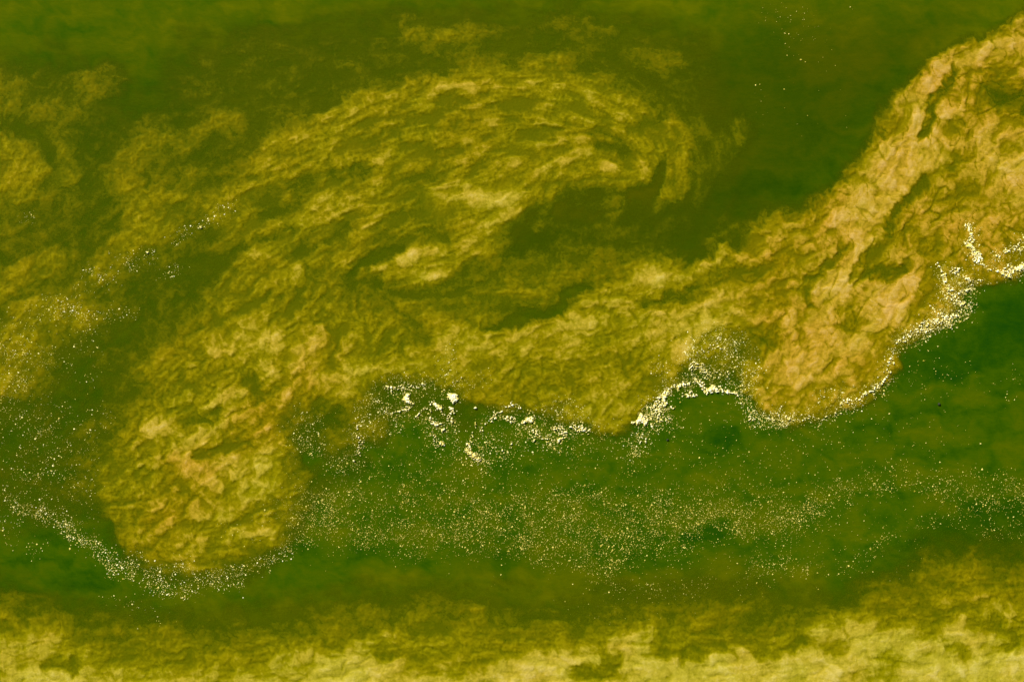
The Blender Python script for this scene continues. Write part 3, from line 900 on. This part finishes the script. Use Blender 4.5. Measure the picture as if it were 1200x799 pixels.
# ---------------------------------------------------------------- foam: drifting flecks, one object per drift
rng = np.random.RandomState(11)
DRIFTS = [
 ('bright flecks scattered over the olive silt at far left', 0.07, 0.70, '''
a 26 0.8 | -20,420 30,415
a 22 0.9 | -20,470 20,450
a 24 0.6 | 0,395 40,370 80,360
a 30 0.5 | 30,430 60,420
a 26 0.35 | 80,360 110,380
a 40 0.35 | 0,480 60,500
a 30 0.30 | 100,400 100,430
a 22 0.35 | 100,505 120,490
a 40 0.30 | 20,540 90,550
a 10 0.3 | 107,530 112,520
a 80 0.10 | 0,440 60,540'''),
 ('short trail of flecks along the upper left streamer', 0.12, 0.8, '''
a 7 0.9 | 230,268 248,262
a 7 0.5 | 250,255 272,240
a 7 0.6 | 205,285 215,272 226,270
a 8 0.5 | 135,305 160,300 172,297
a 9 0.5 | 150,310 175,310
a 7 0.5 | 100,316 112,318
a 9 0.5 | 115,324 135,326
a 8 0.5 | 190,320 212,314
a 14 0.25 | 90,340 115,335 
a 16 0.25 | 60,350 95,365 
a 10 0.3 | 25,262 36,252
a 16 0.2 | 120,370 150,365'''),
 ('curved belt of flecks rounding the foot of the lower left lobe', 0.11, 0.76, '''
a 16 0.5 | -20,580 20,590 50,600
a 14 0.9 | 20,600 50,603 70,605
a 15 1.0 | 70,610 90,625
a 16 1.0 | 85,620 110,640 135,660
a 17 0.9 | 135,660 165,675 195,690
a 10 0.7 | 150,650 165,665
a 12 0.8 | 190,695 225,690
a 16 1.0 | 215,665 235,680 250,675
a 12 0.8 | 185,665 200,672
a 16 0.8 | 250,680 280,680
a 11 1.0 | 270,672 300,660 320,655
a 14 0.9 | 325,650 350,635 
a 16 0.3 | 0,620 15,625
a 14 0.25 | 30,645 50,640
a 40 0.10 | 30,570 90,590
a 12 0.1 | 125,700 200,725'''),
 ('broad belt of fine flecks across the green water', 0.12, 0.46, '''
a 24 0.9 | 345,625 365,600 385,590
a 44 0.45 | 350,595 450,595 560,598 700,605
a 34 0.45 | 380,620 470,625 560,628
a 20 0.25 | 470,645 490,642
a 40 0.45 | 560,615 640,632 720,636 800,630
a 28 0.35 | 620,640 700,655 730,650
a 20 0.3 | 690,670 720,680
a 36 0.25 | 600,595 720,590 820,590 900,585
a 30 0.5 | 740,620 800,610 870,610
a 20 0.3 | 740,590 830,590
a 26 0.5 | 870,610 930,600 980,580
a 26 0.4 | 900,630 960,600
a 26 0.4 | 1000,570 1060,560
a 26 0.4 | 1080,570 1150,570 1250,575
a 24 0.35 | 1130,590 1220,600
a 16 0.3 | 1150,620 1250,625
a 120 0.06 | 400,570 700,580 900,600
a 40 0.10 | 440,550 560,560'''),
 ('lower thin belt of flecks slanting up to the right', 0.065, 0.5, '''
a 14 0.4 | 735,690 800,690
a 12 0.4 | 810,690 830,680
a 16 0.5 | 870,680 900,675
a 16 0.5 | 890,665 940,665
a 12 0.4 | 880,660 960,660
a 14 0.5 | 990,665 1010,665
a 12 0.6 | 1005,655 1030,640
a 14 0.4 | 1040,630 1080,620
a 14 0.35 | 1080,615 1140,605
a 60 0.06 | 900,650 1050,630
a 40 0.06 | 660,700 800,700'''),
 ('sparse flecks dotting open water right of the swirl', 0.02, 0.45, '''
a 30 0.35 | 910,20 950,30
a 20 0.3 | 930,45 945,55
a 16 0.3 | 1000,0 1015,0
a 60 0.04 | 940,90 960,140
a 10 0.3 | 890,90 895,145'''),
 ('sparse flecks dotting the green water under the tongue', 0.035, 0.55, '''
a 50 0.14 | 930,500 1080,440
a 30 0.16 | 1080,440 1180,450
a 60 0.10 | 860,540 1100,520
a 60 0.12 | 640,520 760,540
a 60 0.10 | 700,560 860,570
a 40 0.12 | 740,500 860,500
a 30 0.20 | 440,510 480,530
a 30 0.2 | 540,560 640,540'''),
 ('light froth specks where the left lobe meets green water', 0.07, 0.65, '''
a 20 0.5 | 340,505 360,515
a 18 0.7 | 350,522 375,525
a 16 0.7 | 380,530 400,542
a 18 0.6 | 395,540 420,540
a 14 0.5 | 360,500 372,505
a 20 0.35 | 350,490 370,495
a 12 0.3 | 265,620 300,628
a 12 0.2 | 300,610 310,620
a 20 0.35 | 410,560 420,545'''),
 ('dense specks strewn among the small foam clots at centre', 0.10, 0.7, '''
a 20 0.6 | 455,455 480,450 500,448
a 18 0.7 | 440,470 455,480
a 20 0.8 | 430,480 425,500 420,520
a 16 0.8 | 450,480 470,480 
a 18 0.5 | 470,490 440,510
a 22 0.5 | 500,470 540,450
a 18 0.5 | 500,490 530,500
a 18 0.5 | 510,510 530,530
a 12 0.7 | 525,440 524,415
a 22 0.18 | 560,445 570,440
a 22 0.4 | 535,530 565,540
a 30 0.25 | 570,520 600,515
a 34 0.20 | 480,470 520,520'''),
 ('specks strewn round the clots below the tongue', 0.10, 0.7, '''
a 12 0.5 | 565,500 575,485 600,475
a 16 0.5 | 600,480 620,490
a 18 0.7 | 620,500 640,515 660,512
a 18 0.7 | 650,500 680,500 700,508
a 18 0.5 | 640,480 680,485
a 10 0.4 | 640,525 700,530
a 30 0.2 | 600,510 640,500
a 24 0.4 | 560,530 600,520'''),
 ('thick specks behind the white scum line under the tongue', 0.17, 0.75, '''
a 24 0.6 | 810,405 840,400 860,405
a 22 0.8 | 810,425 830,430
a 24 0.5 | 860,410 880,430
a 26 0.5 | 850,440 880,450
a 16 0.8 | 780,460 800,450
a 16 0.8 | 760,480 780,480
a 14 0.6 | 755,490 785,495
a 14 0.7 | 745,520 755,512
a 14 0.4 | 730,525 750,530
a 16 0.6 | 870,470 890,490
a 12 0.8 | 880,492 930,492
a 16 0.3 | 770,430 790,440'''),
 ('specks along the rounded lower right rim of the tongue', 0.17, 0.75, '''
a 9 0.8 | 905,493 960,490 990,480
a 14 0.6 | 910,480 925,488
a 12 0.8 | 985,475 1010,468 1025,458
a 16 0.4 | 965,465 1000,460
a 8 1.0 | 1025,458 1038,445 1042,435
a 8 0.8 | 1035,435 1046,410
a 13 0.9 | 1050,400 1075,388 1100,382
a 16 0.9 | 1075,390 1100,375 1120,370
a 20 0.7 | 1100,370 1130,355
a 18 0.8 | 1110,345 1130,335
a 14 0.8 | 1103,315 1112,330
a 14 0.7 | 1120,320 1140,325
a 10 0.5 | 1145,335 1155,328
a 10 0.8 | 1135,268 1138,280 1140,300
a 9 0.8 | 1148,310 1165,315 1180,312
a 11 0.8 | 1170,300 1190,290
a 12 0.9 | 1180,320 1220,310
a 12 0.6 | 1190,290 1230,270'''),
]
def flecks(label, dens, tone, txt):
    c = blur(Canvas(0).many(txt).a, 1)
    jj, ii = np.nonzero(c > 0.01)
    x0, x1, y0, y1 = cx[0, ii.min()]-4, cx[0, ii.max()]+4, cy[jj.min(), 0]-4, cy[jj.max(), 0]+4
    n = int((x1-x0)*(y1-y0)*dens*2.6*2.7)
    x = rng.uniform(x0, x1, n); y = rng.uniform(y0, y1, n)
    ax, ay = fbm(x, y, 22, 3, 0.6, 31)*12, fbm(x, y, 22, 3, 0.6, 32)*12
    p = samp(c, x+ax, y+ay)
    nz = np.exp(0.55*fbm(x, y, 26, 3, 0.6, 33)/0.3 + 0.35*fbm(x, y, 7, 2, 0.6, 34)/0.3)
    keep = rng.rand(n) < np.minimum(p*nz, 1.6)/2.6*1.15
    x, y = x[keep], y[keep]; n = len(x)
    r = np.exp(rng.normal(-1.05, 0.40, n))*(0.75+0.4*tone)
    r = np.minimum(r*np.where(rng.rand(n) < 0.03, 1.5, 1), 1.25)*PX
    el = rng.uniform(0.6, 1.0, n); an = rng.uniform(0, np.pi, n)
    tn = np.clip(rng.normal(tone*0.82, 0.24, n)*np.clip(0.50+r/PX*0.75, 0, 1.2), 0.0, min(1.0, tone+0.12))
    zb = np.maximum(silt_top(x, y), 0)
    k = 6
    a = np.arange(k)/k*2*np.pi
    rr = 1+rng.uniform(-0.28, 0.28, (n, k))
    lx = np.cos(a)[None]*rr; ly = np.sin(a)[None]*rr*el[:, None]
    ca, sa = np.cos(an)[:, None], np.sin(an)[:, None]
    X = wx_(x)[:, None]+(lx*ca-ly*sa)*r[:, None]; Y = wy_(y)[:, None]+(lx*sa+ly*ca)*r[:, None]
    rz = np.broadcast_to((zb-0.004)[:, None], X.shape)
    top = np.stack([wx_(x), wy_(y), zb+r*0.55+0.004], 1)
    V = np.concatenate([np.stack([X, Y, rz], -1), top[:, None]], 1).reshape(-1, 3)
    b = (np.arange(n)*(k+1))[:, None]
    F = np.stack([b+np.arange(k), b+(np.arange(k)+1) % k, np.broadcast_to(b+k, (n, k))], -1).reshape(-1, 3)
    o = link('foam_flecks', V, F, M_FOAM, {'tone': np.repeat(tn, k+1)})
    tag(o, label, 'foam flecks', 'stuff', 'drifts of foam flecks')
    return n
total = sum(flecks(*d) for d in DRIFTS)

# froth: laced scum, one object per stretch
FROTH = [
 ('lacy froth netted between the foam clots left of centre', '''
s 12 0.50 | 455,458 475,454 490,452
s 9 0.62 | 450,455 462,456
s 12 0.45 | 445,470 452,482 462,486
s 9 0.50 | 420,500 422,515 420,535
s 7 0.60 | 460,484 480,478
s 6 0.60 | 505,470 515,477 520,483
s 6 0.55 | 488,488 492,480 500,476
s 7 0.60 | 503,492 512,498 520,496
s 6 0.55 | 506,505 512,518 520,524
s 6 0.6 | 525,490 532,482
s 12 0.45 | 530,448 540,445
s 8 0.66 | 546,520 550,530 560,538'''),
 ('lacy froth arching between the centre clots and the tongue tip', '''
s 7 0.60 | 565,505 570,495 582,487
s 7 0.66 | 578,487 588,482 598,476 608,478
s 8 0.62 | 596,490 604,494
s 7 0.55 | 550,520 556,508
s 9 0.62 | 612,494 624,490
s 9 0.55 | 625,505 640,515 655,512
s 9 0.60 | 650,500 662,508
s 9 0.58 | 668,498 690,504
s 9 0.45 | 655,484 675,490
s 7 0.5 | 615,512 630,516 652,518
s 6 0.45 | 570,532 600,522'''),
 ('thick lacy scum line under the green notch of the tongue', '''
s 9 0.62 | 752,495 768,482 778,468
s 7 0.66 | 765,478 775,462 790,454 806,449
s 8 0.66 | 800,463 816,464
s 7 0.60 | 772,485 790,478
s 7 0.60 | 803,456 812,460
s 8 0.66 | 816,444 824,452 830,460
s 8 0.72 | 828,460 845,456 858,460 864,463
s 12 0.58 | 810,428 822,432 828,438
s 16 0.42 | 815,412 850,405
s 14 0.45 | 840,430 855,440
s 7 0.55 | 742,520 750,516 758,516
s 12 0.42 | 760,492 785,490
s 6 0.5 | 868,470 872,485 880,492'''),
 ('thin bright froth rim round the rounded tip of the tongue', '''
s 6 0.50 | 880,494 905,492 930,493
s 6 0.52 | 905,482 915,485 926,491
s 7 0.46 | 930,491 960,491 985,482
s 7 0.62 | 985,473 1005,468 1020,462
s 6 0.66 | 1016,462 1030,452 1039,442
s 6 0.62 | 1040,440 1043,430
s 7 0.60 | 1038,432 1046,412
s 9 0.60 | 1052,400 1070,390 1092,384'''),
 ('frothy foam heaped up the right rim of the tongue', '''
s 12 0.60 | 1075,388 1090,376 1110,378 1124,368
s 8 0.62 | 1092,362 1104,372 1112,380
s 12 0.58 | 1110,345 1126,356
s 10 0.62 | 1104,318 1108,332 1112,342
s 10 0.62 | 1118,318 1128,322 1138,330
s 9 0.62 | 1120,346 1134,338
s 7 0.5 | 1140,335 1152,328
s 6 0.6 | 1095,308 1104,316
s 9 0.66 | 1132,264 1137,276 1136,286
s 9 0.80 | 1134,288 1142,296 1146,306
s 6 0.66 | 1142,306 1152,312 1164,317
s 14 0.40 | 1115,360 1130,370'''),
 ('frothy foam strip running out past the right edge', '''
s 6 0.64 | 1156,314 1172,318 1184,310
s 7 0.62 | 1168,300 1182,294 1190,290
s 7 0.60 | 1186,292 1196,285 1202,276
s 10 0.70 | 1176,322 1190,316 1206,309 1230,300
s 9 0.6 | 1195,293 1215,288 1240,280'''),
]
def froth(label, txt):
    c = Canvas(0).many(txt).a
    jj, ii = np.nonzero(c > 0.02)
    x0, x1, y0, y1 = cx[0, ii.min()]-8, cx[0, ii.max()]+8, cy[jj.min(), 0]-8, cy[jj.max(), 0]+8
    cs = 0.5
    x, y = np.meshgrid(np.arange(x0, x1, cs), np.arange(y0, y1, cs))
    ax, ay = fbm(x, y, 14, 3, 0.6, 41), fbm(x, y, 14, 3, 0.6, 42)
    px, py = x+ax*6, y+ay*6
    c = np.zeros(x.shape)
    for ln in txt.strip().splitlines():
        h, p = ln.split('|'); _, r, v = h.split(); r = float(r)*0.8
        c = np.maximum(c, float(v)*(1-sm(0.1, 1.0, seg_dist(px, py, P(p))/r)))
    lace = 1-np.abs(fbm(px, py, 6.0, 2, 0.5, 43))*4.0
    bead = fbm(x, y, 2.0, 2, 0.7, 44)/0.3
    big = fbm(x, y, 9, 2, 0.5, 45)/0.3
    v = c + sm(0.08, 0.4, c)*(0.12*lace+0.22*bead+0.07*big) - 0.64
    cell = (v[:-1, :-1]+v[1:, :-1]+v[:-1, 1:]+v[1:, 1:]) > 0
    z = silt_top(x, y) + 0.022*np.sqrt(np.maximum(v, 0)*6) + 0.012*bead*(v > 0) - 0.012*(v < 0)
    tone = np.clip(0.42+v*1.9+0.14*bead, 0.1, 1)
    o = sub_grid(x, y, z, cell, {'tone': tone}, 'froth', M_FOAM)
    tag(o, label, 'froth', 'stuff', 'lacy froth along the silt edge')
for f in FROTH: froth(*f)

# the single clots of foam: centre line and radius of each, in map units
CLOTS = [
 ('crescent shaped white foam clot left of the squarish one', '478,463,2.4 476,467,3.8 479,471,2.8 484,472,1.4'),
 ('slanting white foam clot right above the crescent clot', '496,450,1.8 500,453,2.3 505,453,1.5'),
 ('largest squarish white foam clot among the centre clots', '529,464,3.8 532,467,4 534,463,3 535,469,1.8 531,471,2'),
 ('two lobed foam clot below and left of squarish clot', '510,474,2.5 513,475,2.4 516,478,2.5'),
 ('thin slanting foam streak beside the two lobed clot', '501,479,1 505,481,1.3 510,484,1'),
 ('knobbly foam clot straight under the squarish clot', '528,478,1.8 531,481,1.9 532,484,1.2'),
 ('small hooked foam clot below the knobbly clot', '526,488,1.4 530,491,1.7 529,494,1.2'),
 ('flat ragged foam clot over the tiny round one', '505,496,1.5 511,497,1.9 517,496,1.2'),
 ('tiny round bright foam clot over open green water', '518,504,1.9 521,503,1.4'),
 ('yellowish foam clot at the bottom of the centre chain', '512,516,1.8 516,519,2.2 519,521,1.5'),
 ('low double foam clot alone right of the squarish one', '557,478,1.4 562,479,1.8'),
 ('dull tan foam clot alone on green water', '553,498,1.2 557,496,1.8'),
 ('large mottled yellow foam clot lowest of the centre ones', '547,527,2.6 551,531,2.8 556,534,2.8 560,537,2.2'),
 ('peaked white foam clot left below the tongue', '614,494,1.8 619,492,3 623,493,2.2 622,487,1.4'),
 ('small low foam clot under the peaked clot', '622,516,1.4 626,516,1.5'),
 ('round foam clot at the lowest point of the arch', '655,516,2 658,514,1.4'),
 ('flat foam clot above the round arch clot', '650,503,1.5 653,502,1.2'),
 ('bright foam clot at the right end of the arch', '669,500,1.4 673,498,2 677,499,1.4'),
 ('egg shaped foam speck trailing the arch to the right', '682,502,1.6 685,503,1.2'),
 ('large white arrowhead foam clot at the tip of green notch', '735,496,1.4 741,495,2.1 747,494,3.6 752,491,3.8 751,486,2.3 756,495,2.4'),
 ('upright egg shaped foam clot along the scum line', '778,465,2.9 778,469,2.7'),
 ('foam clot just below the upright egg clot', '773,477,1.4 778,475,2 780,472,1.4'),
 ('ridged foam clot at the left shoulder of green notch', '790,455,1.4 795,453,2.4 803,451,2 807,448,1.4'),
 ('flat long foam clot below the ridged one', '800,463,1.7 806,464,1.7 814,463,1.7 816,460,1.2'),
 ('brightest round foam clot on top of the green notch', '831,457,2.6 836,455,3.6 840,457,2 833,462,1.9'),
 ('foam tail running right from the brightest clot', '845,456,1.9 850,455,2.2 856,459,1.9 859,457,1.5 862,461,1.3'),
 ('curled foam clot up on the yellow silt', '816,429,1.4 823,432,1.7 826,437,1.4'),
 ('small foam clot below the arrowhead clot', '748,516,1.8 756,518,1.5'),
 ('upper foam clot of the upright chain at right', '1134,272,1.8 1138,275,2.3'),
 ('long slanting foam clot with tan heart in upright chain', '1133,288,1.8 1137,289,2.8 1141,293,2.5 1144,297,2 1146,302,2 1147,305,1.7'),
 ('round foam clot above the right hand heap', '1120,318,1.5 1123,316,2.2'),
 ('small bright foam clot right in the heap', '1131,327,1.5 1134,328,2'),
 ('tan and white foam clot in the left of heap', '1110,338,1.8 1114,341,2.2 1113,345,1.5'),
 ('slanting bright foam clot in the middle of heap', '1123,347,1.7 1127,343,2.4 1132,340,1.9 1135,339,1.2'),
 ('little foam clot at the top left of heap', '1104,323,1.7 1106,321,1.2'),
 ('little foam clot below the slanting bright one', '1127,356,1.9 1130,355,1.2'),
 ('foam clot where the heap thins to the rim', '1095,363,1.4 1098,366,1.3 1104,370,1.5'),
 ('round foam clot low in the heap', '1109,371,1.9'),
 ('foam clot at the lower left of the heap', '1097,377,1.8 1100,378,1.2'),
 ('big white foam clot cut by the right picture edge', '1186,318,1.4 1190,316,2.4 1196,313,3.4 1202,311,3 1208,308,3'),
 ('yellowish foam clot left of the cut off one', '1175,321,1.8 1182,325,2.3 1178,323,1.6'),
 ('bright foam clot on the rounded rim of the tongue', '1012,462,1.5 1015,460,2.2'),
 ('small foam clot high on the rounded rim', '1046,425,1.4 1047,422,1.1'),
 ('white foam clot alone on the upper left streamer', '171,299,1.5 173,296,1.6'),
 ('thin foam streak on the upper left streamer', '230,270,.8 235,267,1.2 240,266,1'),
 ('ring like foam clot below the left froth', '415,540,1.2 417,543,1.4 418,539,1'),
 ('upright foam clot in the left froth', '418,510,1.6 420,506,1.6'),
 ('pale thin foam streak at the tongue bottom', '910,484,.9 917,487,1 924,491,1.2'),
]
def clot(idx, label, txt, mat=None):
    pts = [tuple(map(float, t.split(','))) for t in txt.split()]
    mx = sum(p[0] for p in pts)/len(pts); my = sum(p[1] for p in pts)/len(pts)
    xs = [p[0] for p in pts]; ys = [p[1] for p in pts]
    x, y = np.meshgrid(np.arange(min(xs)-6, max(xs)+6, 0.3), np.arange(min(ys)-6, max(ys)+6, 0.3))
    px, py = x+fbm(x, y, 5, 3, 0.6, 50+idx)*2.6, y+fbm(x, y, 5, 3, 0.6, 120+idx)*2.6
    f = np.zeros(x.shape)
    for (a, b, r) in pts:
        f = f + np.maximum(1-((px-a)**2+(py-b)**2)/(r*1.45)**2, 0)**2
    lump = fbm(x, y, 1.8, 3, 0.65, 60+idx)/0.3
    v = f - 0.26 + 0.07*lump
    cell = (v[:-1, :-1]+v[1:, :-1]+v[:-1, 1:]+v[1:, 1:]) > 0
    # one connected lump: grow outwards from the thickest cell
    cv = np.where(cell, f[:-1, :-1], -1); keep = np.zeros(cell.shape, bool); keep[np.unravel_index(cv.argmax(), cv.shape)] = True
    while True:
        g = np.pad(keep, 1); g = (g[1:-1, 1:-1] | g[:-2, 1:-1] | g[2:, 1:-1] | g[1:-1, :-2] | g[1:-1, 2:]) & cell
        if (g == keep).all(): break
        keep = g
    cell = keep
    z = silt_top(x, y) + 0.075*np.sqrt(np.clip(v, 0, 1)) + 0.014*lump*(v > 0) - 0.015*(v < 0)
    tone = np.clip(0.50+0.62*np.clip(v, 0, 0.7)+0.20*lump, 0.1, 1)
    dull = any(k in label for k in ('tan', 'yellow', 'dull', 'pale', 'mottled'))
    if dull: tone = tone-0.24+0.1*lump
    o = sub_grid(x, y, z, cell, {'tone': tone}, 'foam_clot', M_FOAM, (float(wx_(mx)), float(wy_(my))))
    if mat:
        o.name = 'debris'; o.data.materials[0] = mat; tag(o, label, 'debris'); return
    tag(o, label, 'foam clot', None, 'clots of foam on the water')
for i, (l, t) in enumerate(CLOTS): clot(i, l, t)
M_DARK, N_, L_ = new_mat('dark_debris')
b_ = N_.new('ShaderNodeBsdfPrincipled'); b_.inputs['Roughness'].default_value = 0.7
r_ = ramp(N_, [(0, (20, 40, 4)), (1, (62, 66, 8))]); L_.new(noise(N_, L_, mapped(N_, L_, (1, 1, 1)), 30, 3), r_.inputs[0]); L_.new(r_.outputs[0], b_.inputs['Base Color'])
L_.new(b_.outputs[0], N_.new('ShaderNodeOutputMaterial').inputs[0])
clot(90, 'tiny dark speck of debris on green water below the arrowhead clot', '782,515,1.3', M_DARK)
clot(91, 'tiny dark speck of debris on green water at right', '1100,473.5,1.2', M_DARK)
print('flecks', total)
